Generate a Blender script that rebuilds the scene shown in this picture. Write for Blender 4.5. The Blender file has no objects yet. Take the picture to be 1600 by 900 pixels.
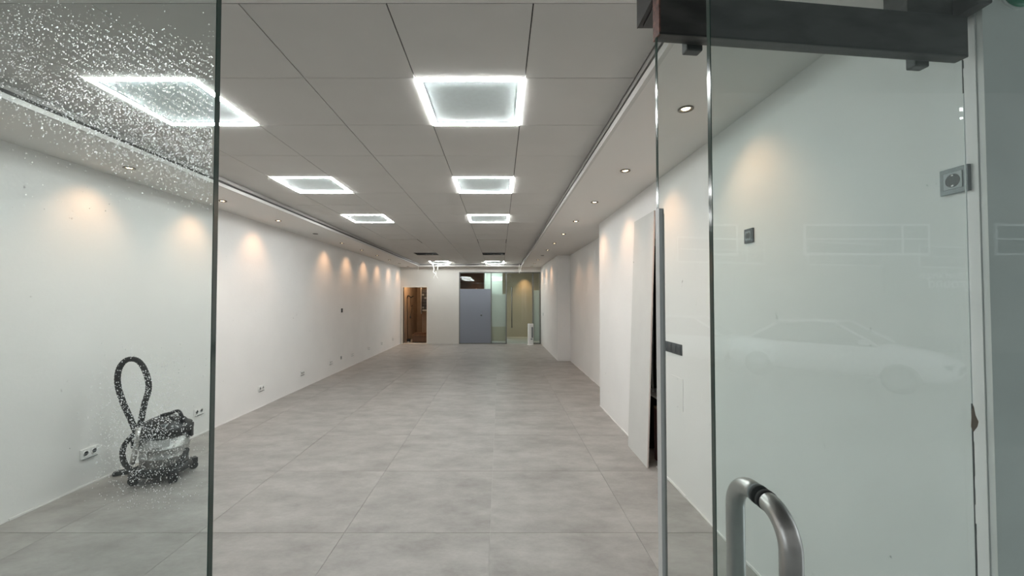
import bpy, bmesh, math, random
from mathutils import Vector, Matrix
random.seed(7)
S = bpy.context.scene
C = S.collection
PI = math.pi

# ------------------------------------------------------------------ camera, world, exposure
EYE, PITCH = 1.58, 0.0236
cam_d = bpy.data.cameras.new('camera')
cam_d.sensor_width = 36; cam_d.lens = 636/1600*36
cam_d.shift_x = 19/1600; cam_d.shift_y = 2/1600
cam_d.clip_start = 0.02; cam_d.clip_end = 200
cam = bpy.data.objects.new('camera', cam_d); C.objects.link(cam)
cam.location = (0, 0, EYE); cam.rotation_euler = (PI/2+PITCH, 0, 0)
S.camera = cam

w = bpy.data.worlds.new('overcast_sky'); S.world = w; w.use_nodes = True
bg = w.node_tree.nodes['Background']
bg.inputs[0].default_value = (0.88, 0.95, 0.97, 1); bg.inputs[1].default_value = 1.9

S.view_settings.view_transform = 'Standard'; S.view_settings.look = 'None'
S.view_settings.gamma = 1; S.view_settings.use_curve_mapping = False
S.view_settings.exposure = 0.0

LED_POWER = 88.0
SPOT_W = 12.0
BULB = 10.0

# ------------------------------------------------------------------ materials
def mat(name, col, rough=0.6, metal=0.0, emit=None, strength=0.0, noise=0.0, nscale=6.0, bump=0.0, bscale=60.0, spec=0.5, alpha=None):
    m = bpy.data.materials.new(name); m.use_nodes = True
    nt = m.node_tree; b = nt.nodes['Principled BSDF']
    b.inputs['Base Color'].default_value = (*col, 1); b.inputs['Roughness'].default_value = rough
    b.inputs['Metallic'].default_value = metal; b.inputs['Specular IOR Level'].default_value = spec
    if emit:
        b.inputs['Emission Color'].default_value = (*emit, 1); b.inputs['Emission Strength'].default_value = strength
    tc = nt.nodes.new('ShaderNodeTexCoord')
    if noise:
        n = nt.nodes.new('ShaderNodeTexNoise'); n.inputs['Scale'].default_value = nscale; n.inputs['Detail'].default_value = 6
        r = nt.nodes.new('ShaderNodeValToRGB')
        r.color_ramp.elements[0].position = 0.3; r.color_ramp.elements[1].position = 0.7
        r.color_ramp.elements[0].color = (*[c*(1-noise) for c in col], 1)
        r.color_ramp.elements[1].color = (*[min(1, c*(1+noise)) for c in col], 1)
        nt.links.new(tc.outputs['Object'], n.inputs['Vector']); nt.links.new(n.outputs['Fac'], r.inputs['Fac'])
        nt.links.new(r.outputs['Color'], b.inputs['Base Color'])
    if bump:
        n2 = nt.nodes.new('ShaderNodeTexNoise'); n2.inputs['Scale'].default_value = bscale; n2.inputs['Detail'].default_value = 4
        bp = nt.nodes.new('ShaderNodeBump'); bp.inputs['Strength'].default_value = bump; bp.inputs['Distance'].default_value = 0.01
        nt.links.new(tc.outputs['Object'], n2.inputs['Vector']); nt.links.new(n2.outputs['Fac'], bp.inputs['Height'])
        nt.links.new(bp.outputs['Normal'], b.inputs['Normal'])
    return m

def plaster(name, col, scuff=0.5):
    """skim-coated wall: fine relief, faint trowel clouds and a few small scuffs"""
    m = mat(name, col, 0.75, bump=0.12, bscale=35, spec=0.25)
    nt = m.node_tree; b = nt.nodes['Principled BSDF']; N = nt.nodes.new; L = nt.links.new
    tc = N('ShaderNodeTexCoord')
    n = N('ShaderNodeTexNoise'); n.inputs['Scale'].default_value = 1.6; n.inputs['Detail'].default_value = 5
    n2 = N('ShaderNodeTexNoise'); n2.inputs['Scale'].default_value = 9; n2.inputs['Detail'].default_value = 8; n2.inputs['Roughness'].default_value = 0.75
    r = N('ShaderNodeValToRGB'); r.color_ramp.elements[0].position = 0.3; r.color_ramp.elements[1].position = 0.7
    r.color_ramp.elements[0].color = (*[c*0.955 for c in col], 1); r.color_ramp.elements[1].color = (*col, 1)
    r2 = N('ShaderNodeValToRGB'); r2.color_ramp.elements[0].position = 0.665; r2.color_ramp.elements[1].position = 0.71
    r2.color_ramp.elements[0].color = (1, 1, 1, 1); r2.color_ramp.elements[1].color = (scuff, scuff, scuff, 1)
    mx = N('ShaderNodeMixRGB'); mx.blend_type = 'MULTIPLY'; mx.inputs[0].default_value = 1
    L(tc.outputs['Object'], n.inputs['Vector']); L(tc.outputs['Object'], n2.inputs['Vector'])
    L(n.outputs['Fac'], r.inputs[0]); L(n2.outputs['Fac'], r2.inputs[0])
    L(r.outputs[0], mx.inputs[1]); L(r2.outputs[0], mx.inputs[2]); L(mx.outputs[0], b.inputs['Base Color'])
    return m

def glass(name, tint, haze=0.0, haze_col=(0.8, 0.85, 0.85), rough=0.0):
    """thin architectural glass: tinted see-through plus a Schlick mirror coat, a trace of dust"""
    m = bpy.data.materials.new(name); m.use_nodes = True
    nt = m.node_tree; nt.nodes.clear(); N = nt.nodes.new; L = nt.links.new
    out = N('ShaderNodeOutputMaterial')
    tr = N('ShaderNodeBsdfTransparent'); tr.inputs[0].default_value = (*tint, 1)
    gl = N('ShaderNodeBsdfGlossy'); gl.inputs['Roughness'].default_value = rough
    lw = N('ShaderNodeLayerWeight'); lw.inputs[0].default_value = 0.5
    p = N('ShaderNodeMath'); p.operation = 'POWER'; p.inputs[1].default_value = 5
    k = N('ShaderNodeMath'); k.operation = 'MULTIPLY_ADD'; k.inputs[1].default_value = 0.96; k.inputs[2].default_value = 0.04
    L(lw.outputs['Facing'], p.inputs[0]); L(p.outputs[0], k.inputs[0])
    mx = N('ShaderNodeMixShader'); L(k.outputs[0], mx.inputs[0]); L(tr.outputs[0], mx.inputs[1]); L(gl.outputs[0], mx.inputs[2])
    last = mx
    if haze:
        df = N('ShaderNodeBsdfDiffuse'); df.inputs[0].default_value = (*haze_col, 1)
        tc = N('ShaderNodeTexCoord'); n = N('ShaderNodeTexNoise'); n.inputs['Scale'].default_value = 3.0; n.inputs['Detail'].default_value = 6
        mm = N('ShaderNodeMath'); mm.operation = 'MULTIPLY'; mm.inputs[1].default_value = haze*2
        L(tc.outputs['Object'], n.inputs['Vector']); L(n.outputs['Fac'], mm.inputs[0])
        m2 = N('ShaderNodeMixShader'); L(mm.outputs[0], m2.inputs[0]); L(mx.outputs[0], m2.inputs[1]); L(df.outputs[0], m2.inputs[2])
        last = m2
    L(last.outputs[0], out.inputs[0])
    return m

def tile_mat():
    m = mat('concrete_look_porcelain', (0.4, 0.37, 0.345), 0.42, spec=0.35)
    nt = m.node_tree; b = nt.nodes['Principled BSDF']; N = nt.nodes.new; L = nt.links.new
    tc = N('ShaderNodeTexCoord'); oi = N('ShaderNodeObjectInfo')
    mp = N('ShaderNodeMapping'); mp.inputs['Scale'].default_value = (1.0, 1.7, 1)
    va = N('ShaderNodeVectorMath'); va.operation = 'MULTIPLY_ADD'; va.inputs[1].default_value = (37, 53, 11)
    L(oi.outputs['Random'], va.inputs[0]); L(tc.outputs['Object'], va.inputs[2]); L(va.outputs[0], mp.inputs[0])
    n = N('ShaderNodeTexNoise'); n.inputs['Scale'].default_value = 2.6; n.inputs['Detail'].default_value = 9; n.inputs['Roughness'].default_value = 0.68
    n2 = N('ShaderNodeTexNoise'); n2.inputs['Scale'].default_value = 45; n2.inputs['Detail'].default_value = 5
    r = N('ShaderNodeValToRGB'); r.color_ramp.elements[0].position = 0.3; r.color_ramp.elements[1].position = 0.72
    r.color_ramp.elements[0].color = (0.295, 0.279, 0.262, 1); r.color_ramp.elements[1].color = (0.48, 0.462, 0.44, 1)
    r2 = N('ShaderNodeValToRGB'); r2.color_ramp.elements[0].color = (0.9, 0.9, 0.9, 1); r2.color_ramp.elements[1].color = (1.06, 1.06, 1.06, 1)
    mx = N('ShaderNodeMixRGB'); mx.blend_type = 'MULTIPLY'; mx.inputs[0].default_value = 1
    L(mp.outputs[0], n.inputs['Vector']); L(mp.outputs[0], n2.inputs['Vector'])
    L(n.outputs['Fac'], r.inputs[0]); L(n2.outputs['Fac'], r2.inputs[0]); L(r.outputs[0], mx.inputs[1]); L(r2.outputs[0], mx.inputs[2])
    L(mx.outputs[0], b.inputs['Base Color'])
    return m

def smudged(name, base, smear):
    """dark powder-coated steel with pale wiped dust"""
    m = mat(name, base, 0.45)
    nt = m.node_tree; b = nt.nodes['Principled BSDF']; N = nt.nodes.new; L = nt.links.new
    tc = N('ShaderNodeTexCoord'); mp = N('ShaderNodeMapping'); mp.inputs['Rotation'].default_value = (0, 0.7, 0); mp.inputs['Scale'].default_value = (3, 3, 9)
    n = N('ShaderNodeTexNoise'); n.inputs['Scale'].default_value = 1.7; n.inputs['Detail'].default_value = 7
    r = N('ShaderNodeValToRGB'); r.color_ramp.elements[0].position = 0.36; r.color_ramp.elements[1].position = 0.56
    r.color_ramp.elements[0].color = (*base, 1); r.color_ramp.elements[1].color = (*smear, 1)
    L(tc.outputs['Object'], mp.inputs[0]); L(mp.outputs[0], n.inputs['Vector']); L(n.outputs['Fac'], r.inputs[0]); L(r.outputs[0], b.inputs['Base Color'])
    return m

M = dict(
    wall=plaster('white_skim_plaster', (0.875, 0.868, 0.855)),
    backwall=plaster('warm_grey_plaster', (0.70, 0.68, 0.64), 0.8),
    soffit=mat('white_ceiling_paint', (0.74, 0.725, 0.70), 0.8, bump=0.05, bscale=25, spec=0.2),
    ctile=mat('white_gypsum_tile', (0.625, 0.612, 0.588), 0.85, noise=0.02, nscale=3, spec=0.2),
    plenum=mat('void_shade', (0.03, 0.028, 0.026), 0.9),  # near-black: the shade inside voids and seams put into the colour
    track=mat('white_aluminium_profile', (0.58, 0.57, 0.55), 0.5),
    flange=mat('grey_aluminium_flange', (0.36, 0.35, 0.335), 0.5),
    groove=mat('shaded_groove', (0.045, 0.042, 0.038), 0.6),  # near-black: the shade in the recessed channel put into the colour
    grout=mat('pale_grout', (0.46, 0.45, 0.43), 0.9),
    tile=tile_mat(),
    glass=glass('clear_float_glass', (0.93, 0.963, 0.958), 0.014),
    doorglass=glass('greenish_float_glass', (0.925, 0.966, 0.962), 0.035),
    leafglass=glass('slightly_green_float_glass', (0.965, 0.985, 0.978), 0.012),
    innerglass=glass('office_glass', (0.93, 0.965, 0.945)),
    edge=mat('dark_green_glass_edge', (0.012, 0.045, 0.036), 0.12, spec=0.8),
    silicone=mat('old_silicone', (0.075, 0.08, 0.078), 0.6, noise=0.6, nscale=8),
    bead=mat('pale_silicone', (0.82, 0.84, 0.83), 0.4),
    steel=mat('brushed_steel', (0.50, 0.49, 0.475), 0.33, 1.0, noise=0.18, nscale=14, bump=0.03, bscale=200),
    alu=mat('aluminium', (0.72, 0.72, 0.72), 0.45, 0.1),
    black=mat('black_plastic', (0.012, 0.012, 0.013), 0.4),
    rail=smudged('dusty_black_steel', (0.008, 0.008, 0.008), (0.045, 0.043, 0.04)),
    rubber=mat('black_rubber', (0.018, 0.018, 0.018), 0.7),
    rust=mat('red_brown_end', (0.14, 0.055, 0.04), 0.6, noise=0.6, nscale=60),
    led=mat('led_strip', (1, 1, 1), 0.5, emit=(0.955, 0.985, 0.97), strength=LED_POWER),
    ledback=mat('panel_backing', (0.76, 0.86, 0.88), 0.5, noise=0.03, nscale=30),
    ring=mat('satin_nickel', (0.20, 0.185, 0.165), 0.4, 0.8),
    bulb=mat('warm_lamp', (1, 1, 1), 0.4, emit=(1.0, 0.78, 0.48), strength=BULB),
    bulboff=mat('unlit_lamp', (0.10, 0.09, 0.08), 0.3),
    whiteplastic=mat('white_plastic', (0.86, 0.86, 0.85), 0.35),
    slot=mat('dark_slot', (0.05, 0.05, 0.05), 0.6),
    greyplate=mat('grey_cover_plate', (0.17, 0.19, 0.20), 0.3),
    greyinsert=mat('light_grey_insert', (0.33, 0.35, 0.355), 0.4),
    darkplate=mat('anthracite_plate', (0.030, 0.030, 0.032), 0.35),
    board=mat('white_board', (0.66, 0.66, 0.64), 0.7, noise=0.02, nscale=5),
    boardedge=mat('board_edge', (0.66, 0.58, 0.55), 0.8),
    pier=mat('grey_facade_render', (0.80, 0.80, 0.775), 0.8, noise=0.06, nscale=4, bump=0.05),
    bluepanel=mat('blue_grey_laminate', (0.215, 0.235, 0.28), 0.5),
    film=mat('frosted_film', (0.60, 0.63, 0.60), 0.6),
    bluefilm=mat('beige_film', (0.46, 0.44, 0.35), 0.6),
    framegrey=mat('grey_frame', (0.19, 0.195, 0.185), 0.4, 0.3),
    beige=mat('beige_paint', (0.50, 0.425, 0.32), 0.8),
    brown=mat('brown_paint', (0.16, 0.09, 0.055), 0.8, noise=0.2, nscale=3),
    storewall=mat('bare_storage_wall', (0.34, 0.27, 0.21), 0.9, noise=0.12, nscale=3),
    doortrim=mat('cream_trim', (0.80, 0.74, 0.65), 0.5),
    drum=mat('vacuum_steel_drum', (0.47, 0.47, 0.46), 0.36, 0.75, noise=0.2, nscale=8),
    asphalt=mat('asphalt', (0.06, 0.06, 0.06), 0.9, noise=0.2, nscale=20),
    paving=mat('paving', (0.25, 0.25, 0.24), 0.9, noise=0.15, nscale=8),
    facade=mat('facade_render', (0.22, 0.21, 0.20), 0.9, noise=0.1, nscale=1),
    pvc=mat('white_window_frame', (0.85, 0.85, 0.85), 0.4),
    darkglass=mat('dark_window_glass', (0.02, 0.025, 0.03), 0.05),
    carpaint=mat('white_car_paint', (0.85, 0.85, 0.86), 0.25, spec=0.7),
    green=mat('plain_green', (0.015, 0.20, 0.11), 0.3),
    strip=mat('white_wire', (0.85, 0.85, 0.82), 0.5),
    tape=mat('torn_brown_tape', (0.25, 0.16, 0.11), 0.7),
    wood=mat('rough_wood', (0.20, 0.11, 0.06), 0.8, noise=0.3, nscale=10),
    paper=mat('silver_sticker', (0.62, 0.62, 0.62), 0.4),
    red=mat('red_brown_junk', (0.12, 0.03, 0.022), 0.7),
)
def whitened_water():
    """water drops: white scattering stands in for refracted light, a little clear lens and gloss"""
    m = bpy.data.materials.new('glint_white_drop'); m.use_nodes = True
    nt = m.node_tree; nt.nodes.clear(); N = nt.nodes.new; L = nt.links.new
    o = N('ShaderNodeOutputMaterial'); g = N('ShaderNodeBsdfGlass'); g.inputs['IOR'].default_value = 1.33; g.inputs['Roughness'].default_value = 0.03
    t = N('ShaderNodeBsdfTranslucent'); t.inputs[0].default_value = (0.95, 0.98, 1.0, 1)  # white scatter imitates the bright light that clear drops would refract
    mx = N('ShaderNodeMixShader'); mx.inputs[0].default_value = 0.72
    L(g.outputs[0], mx.inputs[1]); L(t.outputs[0], mx.inputs[2]); L(mx.outputs[0], o.inputs[0]); return m
M['water'] = whitened_water()

# ------------------------------------------------------------------ mesh helpers
class B:
    def __init__(self): self.bm = bmesh.new()
    def box(self, x0, x1, y0, y1, z0, z1, mtx=None):
        vs = [self.bm.verts.new(Vector(c)) for c in ((x0,y0,z0),(x1,y0,z0),(x1,y1,z0),(x0,y1,z0),(x0,y0,z1),(x1,y0,z1),(x1,y1,z1),(x0,y1,z1))]
        if mtx is not None:
            for v in vs: v.co = mtx @ v.co
        for f in ((3,2,1,0),(4,5,6,7),(0,1,5,4),(1,2,6,5),(2,3,7,6),(3,0,4,7)):
            self.bm.faces.new([vs[i] for i in f])
        return self
    def lathe(self, prof, n=24, mtx=None, cap=True):
        """profile of (r, z) about Z"""
        rings = []
        for r, z in prof:
            ring = []
            for i in range(n):
                a = 2*PI*i/n
                co = Vector((r*math.cos(a), r*math.sin(a), z))
                if mtx is not None: co = mtx @ co
                ring.append(self.bm.verts.new(co))
            rings.append(ring)
        for a, b in zip(rings, rings[1:]):
            for i in range(n):
                f = self.bm.faces.new((a[i], a[(i+1) % n], b[(i+1) % n], b[i])); f.smooth = True
        if cap:
            self.bm.faces.new(list(reversed(rings[0]))); self.bm.faces.new(rings[-1])
        return self
    def tube(self, pts, r, n=10, ridge=0.0, cap=True):
        pts = [Vector(p) for p in pts]
        rings = []; up = None
        for i, p in enumerate(pts):
            d = (pts[min(i+1, len(pts)-1)] - pts[max(i-1, 0)]).normalized()
            if up is None:
                up = d.orthogonal().normalized()
            up = (up - d*up.dot(d)).normalized(); s = d.cross(up)
            rr = (r[i] if isinstance(r, (list, tuple)) else r) * (1 + (ridge if i % 2 else 0))
            rings.append([self.bm.verts.new(p + (up*math.cos(2*PI*k/n) + s*math.sin(2*PI*k/n))*rr) for k in range(n)])
        for a, b in zip(rings, rings[1:]):
            for i in range(n):
                f = self.bm.faces.new((a[i], a[(i+1) % n], b[(i+1) % n], b[i])); f.smooth = not ridge
        if cap:
            self.bm.faces.new(list(reversed(rings[0]))); self.bm.faces.new(rings[-1])
        return self
    def mesh(self, name, m):
        bmesh.ops.recalc_face_normals(self.bm, faces=self.bm.faces)
        me = bpy.data.meshes.new(name); self.bm.to_mesh(me); self.bm.free(); me.materials.append(m)
        return me
    def obj(self, name, m, parent=None, bevel=0.0):
        o = bpy.data.objects.new(name, self.mesh(name, m)); C.objects.link(o)
        if parent: o.parent = parent
        if bevel:
            bv = o.modifiers.new('bevel', 'BEVEL'); bv.width = bevel; bv.segments = 2; bv.limit_method = 'ANGLE'
        return o

def spline(pts, steps=8, closed=False):
    pts = [Vector(p) for p in pts]; out = []
    P = [pts[0]] + pts + [pts[-1]]
    for i in range(1, len(P)-2):
        a, b, c, d = P[i-1], P[i], P[i+1], P[i+2]
        for k in range(steps):
            t = k/steps
            out.append(0.5*((2*b) + (c-a)*t + (2*a-5*b+4*c-d)*t*t + (3*b-a-3*c+d)*t*t*t))
    out.append(P[-2]); return out

def at(px, py, zc):
    """where a picture point lies at axial distance zc from the lens (used to read sizes off the photo)"""
    xc = (px-781)/636*zc; yc = (452-py)/636*zc
    c, s = math.cos(PITCH), math.sin(PITCH)
    return Vector((xc, zc*c - yc*s, EYE + zc*s + yc*c))

def tag(o, label, cat, group=None, kind=None):
    o['label'] = label; o['category'] = cat
    if group: o['group'] = group
    if kind: o['kind'] = kind
    return o
def thing(name, label, cat, loc=(0,0,0), rz=0, group=None):
    o = bpy.data.objects.new(name, None); C.objects.link(o); o.location = loc; o.rotation_euler = (0, 0, rz)
    o.empty_display_size = 0.1
    return tag(o, label, cat, group)
def struct(o):
    o['kind'] = 'structure'; return o
def copy_tree(o, parent=None):
    c = o.copy(); C.objects.link(c)
    if parent: c.parent = parent
    for ch in list(o.children): copy_tree(ch, c)
    return c

# ------------------------------------------------------------------ the room's dimensions (metres)
XL, XR_NEAR, XR_FAR, XR_BACK = -3.50, 1.48, 1.80, 1.45
Y_END, Y_NICHE0, Y_NICHE1, Y_STEP, Y_PIL, Y_BACK = 1.25, 3.86, 4.36, 6.05, 10.40, 14.32
Z_SOF, Z_CEIL = 2.695, 2.783
CX = [-2.75, -2.27, -1.667, -1.065, -0.463, 0.137, 0.737]     # ceiling columns
CY0 = 2.19                                                      # front edge of the first lit row
Y_C0, Y_C1 = 1.63, 13.86

# floor: screed slab with one-metre porcelain tiles, recessed joints
floor = struct(B().box(-3.62, 2.4, 0.45, 17.2, -0.10, -0.004).obj('floor', M['grout']))
xs = [-3.5] + [-0.066+0.985*k for k in range(-3, 2)] + [1.80]
ys = [0.45] + [0.82+0.985*k for k in range(0, 14)] + [Y_BACK]
for i in range(len(xs)-1):
    for j in range(len(ys)-1):
        x0, x1, y0, y1 = xs[i], xs[i+1], ys[j], ys[j+1]
        g = 0.0017
        B().box(x0+g, x1-g, y0+g, y1-g, -0.012, 0.0 - random.random()*0.0006).obj('tile', M['tile'], floor)

# walls
wl = struct(B().box(XL-0.14, XL, 0.6, Y_BACK+0.13, 0, 2.98).obj('wall_left', M['wall']))
b = B()
b.box(XR_NEAR, XR_NEAR+0.9, Y_END, Y_NICHE0, 0, 2.98)
b.box(XR_NEAR, XR_NEAR+0.9, Y_NICHE1, Y_STEP, 0, 2.98)
b.box(XR_NEAR, XR_NEAR+0.9, Y_NICHE0, Y_NICHE1, 2.15, 2.98)
b.box(XR_NEAR+0.35, XR_NEAR+0.9, Y_NICHE0, Y_NICHE1, 0, 2.15)
b.box(XR_FAR, XR_NEAR+0.9, Y_STEP, Y_PIL, 0, 2.98)
wr = struct(b.obj('wall_right', M['wall']))
# the pilaster run towards the back leans in very slightly
b = B(); bmv = [b.bm.verts.new(c) for c in ((1.475,Y_PIL,0),(2.38,Y_PIL,0),(2.38,Y_BACK+.13,0),(1.44,Y_BACK+.13,0),
                                            (1.475,Y_PIL,2.98),(2.38,Y_PIL,2.98),(2.38,Y_BACK+.13,2.98),(1.44,Y_BACK+.13,2.98))]
for f in ((3,2,1,0),(4,5,6,7),(0,1,5,4),(1,2,6,5),(2,3,7,6),(3,0,4,7)): b.bm.faces.new([bmv[i] for i in f])
b.obj('pilaster', M['wall'], wr)
B().box(XR_NEAR+0.33, XR_NEAR+0.352, Y_NICHE0, Y_NICHE1, 0, 2.15).obj('niche_shade', M['plenum'], wr)  # near-black sheets paint the shade inside the niche
B().box(XR_NEAR+0.01, XR_NEAR+0.33, Y_NICHE1-0.012, Y_NICHE1, 0, 2.15).obj('niche_shade', M['plenum'], wr)
# back wall with the storage doorway and the glazed opening
DX0, DX1, DZ = -3.40, -2.57, 1.985
GX0, GX1, GZ = -1.437, 1.445, 2.53
b = B()
b.box(XL, DX0, Y_BACK, Y_BACK+0.13, 0, 2.98); b.box(DX0, DX1, Y_BACK, Y_BACK+0.13, DZ, 2.98)
b.box(DX1, GX0, Y_BACK, Y_BACK+0.13, 0, 2.98); b.box(GX0, GX1, Y_BACK, Y_BACK+0.13, GZ, 2.98)
struct(b.obj('wall_back', M['backwall']))
# pale ragged plaster foot along the side walls
def foot(name, pts_y, x, side):
    b = B(); random.seed(name)
    y = pts_y[0]
    while y < pts_y[1]:
        l = random.uniform(0.1, 0.35); d = random.uniform(0.004, 0.013); h = random.uniform(0.006, 0.016)
        y1 = min(y+l, pts_y[1])
        b.box(min(x, x+side*d), max(x, x+side*d), y, y1, 0, h); y = y1
    return struct(b.obj(name, M['wall']))
foot('baseboard_left', (0.7, Y_BACK), XL, 1)
foot('baseboard_right', (Y_END+.02, Y_NICHE0), XR_NEAR, -1)
foot('baseboard_right_middle', (Y_NICHE1, Y_STEP), XR_NEAR, -1)
foot('baseboard_right_far', (Y_STEP, Y_PIL), XR_FAR, -1)

# ceiling: plaster perimeter band, raised centre of square tiles above it
b = B()
b.box(XL, CX[0]-0.02, 0.70, Y_BACK, Z_SOF, 2.98)
b.box(CX[-1]+0.02, 2.38, 0.70, Y_BACK, Z_SOF, 2.98)
b.box(CX[0]-0.02, CX[-1]+0.02, Y_C1+0.02, Y_BACK, Z_SOF, 2.98)
b.box(CX[0]-0.02, CX[-1]+0.02, 0.70, Y_C0, Z_CEIL+0.001, 2.98)
ceil = struct(b.obj('ceiling', M['soffit']))
b = B().box(CX[0]-0.02, CX[-1]+0.02, Y_C0, Y_C1+0.02, 2.96, 2.98); b.obj('plenum_deck', M['plenum'], ceil)
rows = [Y_C0] + [CY0+0.6*k for k in range(0, 20)]
rows = [r for r in rows if r < Y_C1-0.1] + [Y_C1]
LIT = [(1, r) for r in (0, 3, 6, 18)] + [(4, r) for r in (0, 3, 6, 18)]
GONE = [(1, 14), (4, 14)]; LOOSE = [(1, 10), (4, 10)]
for i in range(6):
    for j in range(len(rows)-1):
        if (i, j-1) in LIT or (i, j-1) in GONE: continue
        x0, x1, y0, y1 = CX[i], CX[i+1], rows[j], rows[j+1]
        loose = (i, j-1) in LOOSE
        g = 0.012 if loose else 0.0028; gy = 0.012 if loose else 0.0019; dz = -0.006 if loose else random.uniform(-0.0007, 0.0007)
        B().box(x0+g, x1-g, y0+gy, y1-gy, Z_CEIL+dz, Z_CEIL+dz+0.008).obj('ceiling_tile', M['ctile'], ceil)
# thin dark bed above the seams so joints read as shadow lines
b = B()
for i in range(6):
    for j in range(len(rows)-1):
        if (i, j-1) in GONE or (i, j-1) in LIT: continue
        b.box(CX[i], CX[i+1], rows[j], rows[j+1], Z_CEIL+0.009, Z_CEIL+0.014)
b.obj('seam_shade_bed', M['plenum'], ceil)
# white slotted profile round the step, three sides
def profile(name, x0, x1, y0, y1, nx, ny):
    t = None
    for k, (z0, z1, d, m) in enumerate(((Z_SOF-0.004, Z_SOF+0.028, 0.0, 'track'), (Z_SOF+0.028, Z_SOF+0.052, 0.015, 'groove'), (Z_SOF+0.052, Z_CEIL+0.02, 0.003, 'flange'))):
        bb = B().box(x0 + (d*-nx if nx > 0 else 0), x1 - (d*nx if nx < 0 else 0) if nx < 0 else x1 - (d if nx > 0 else 0),
                     y0 + (d if ny < 0 else 0), y1, z0, z1)
        if t is None: t = struct(bb.obj(name, M[m]))
        else: bb.obj('groove' if m == 'groove' else 'upper_flange', M[m], t)
profile('trim_1', CX[0]-0.024, CX[0], Y_C0, Y_C1, 1, 0)
b = None
def profile_right():
    t = struct(B().box(CX[-1], CX[-1]+0.024, Y_C0, Y_C1, Z_SOF-0.004, Z_SOF+0.034).obj('trim_2', M['track']))
    B().box(CX[-1]+0.012, CX[-1]+0.024, Y_C0, Y_C1, Z_SOF+0.034, Z_SOF+0.058).obj('groove', M['groove'], t)
    B().box(CX[-1]+0.003, CX[-1]+0.024, Y_C0, Y_C1, Z_SOF+0.058, Z_CEIL+0.02).obj('upper_flange', M['flange'], t)
    y = Y_C0+0.3
    while y < 8:
        mt = Matrix.Translation((CX[-1]+0.0125, y, Z_SOF+0.046)) @ Matrix.Rotation(PI/2, 4, 'Y')
        B().lathe([(0.005, -0.003), (0.005, 0.002)], 8, mt).obj('screw', M['slot'], t); y += 0.42
profile_right()
t = struct(B().box(CX[0], CX[-1], Y_C1, Y_C1+0.024, Z_SOF-0.004, Z_SOF+0.034).obj('trim_3', M['track']))
B().box(CX[0], CX[-1], Y_C1+0.012, Y_C1+0.024, Z_SOF+0.034, Z_SOF+0.062).obj('groove', M['groove'], t)
B().box(CX[0], CX[-1], Y_C1+0.003, Y_C1+0.024, Z_SOF+0.062, Z_CEIL+0.02).obj('upper_flange', M['flange'], t)

# the street-side masonry: grey pier beside the doors, lintel above the glass
struct(B().box(XR_NEAR+0.004, 3.2, Y_END-0.018, Y_END-0.001, -0.1, 3.3).obj('wall_front', M['pier']))
struct(B().box(-3.64, 3.2, 0.50, 0.70, 2.785, 3.6).obj('wall_front_lintel', M['facade']))

# ------------------------------------------------------------------ luminous frames in the tile grid
def led_panel(label, cx, cy, z):
    t = thing('ceiling_light', label, 'ceiling light', (cx, cy, z), 0, 'square luminous frames in the ceiling')
    h, wd = 0.2965, 0.021
    for x0, x1, y0, y1 in ((-h, h, -h, -h+wd), (-h, h, h-wd, h), (-h, -h+wd, -h+wd, h-wd), (h-wd, h, -h+wd, h-wd)):
        B().box(x0, x1, y0, y1, -0.005, 0.011).obj('led_bar', M['led'], t)
    B().box(-h+wd, h-wd, -h+wd, h-wd, 0.003, 0.009).obj('backing_panel', M['ledback'], t)
    lip = h-wd-0.010; q = 0.0025
    for x0, x1, y0, y1 in ((-lip, lip, -lip, -lip+q), (-lip, lip, lip-q, lip), (-lip, -lip+q, -lip, lip), (lip-q, lip, -lip, lip)):
        B().box(x0, x1, y0, y1, 0.0, 0.003).obj('inner_lip', M['greyplate'], t)
    B().box(-0.296, 0.296, -0.296, 0.296, 0.0115, 0.05).obj('housing', M['track'], t)
    return t
where = ['nearest the entrance', 'second from the entrance', 'third from the entrance', 'by the back wall, wires dangling']
for c in (1, 4):
    for n, r in enumerate((0, 3, 6, 18)):
        lab = ('square luminous ceiling frame in the %s row, %s' % ('left' if c == 1 else 'right', where[n] if (c == 1 or n < 3) else 'by the back wall'))
        t = led_panel(lab, (CX[c]+CX[c+1])/2, CY0+0.6*r+0.3, Z_CEIL)
        if n == 3:
            t.location.z -= 0.012; t.rotation_euler = (-0.06, 0.02 if c == 1 else -0.015, 0)

# ------------------------------------------------------------------ warm recessed spots in the plaster bands
def ordinal(k): return ['first', 'second', 'third', 'fourth', 'fifth', 'sixth', 'seventh', 'eighth', 'ninth', 'tenth', 'eleventh', 'twelfth'][k]
ring_me = B().lathe([(0.030, 0.004), (0.043, 0.003), (0.044, -0.003), (0.036, -0.005), (0.030, -0.001), (0.027, 0.012), (0.026, 0.02)], 24, cap=False).mesh('trim_ring', M['ring'])
bulb_me = B().lathe([(0.0265, 0.018), (0.026, 0.014), (0.019, 0.008), (0.004, 0.006)], 20).mesh('lamp_lens', M['bulb'])
off_me = B().lathe([(0.0265, 0.018), (0.026, 0.010), (0.018, 0.006), (0.004, 0.005)], 20).mesh('lamp_lens_off', M['bulboff'])
sp = bpy.data.lights.new('spot_beam', 'SPOT'); sp.energy = SPOT_W; sp.color = (1.0, 0.56, 0.30); sp.spot_size = math.radians(94); sp.spot_blend = 1.0; sp.shadow_soft_size = 0.025
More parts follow.
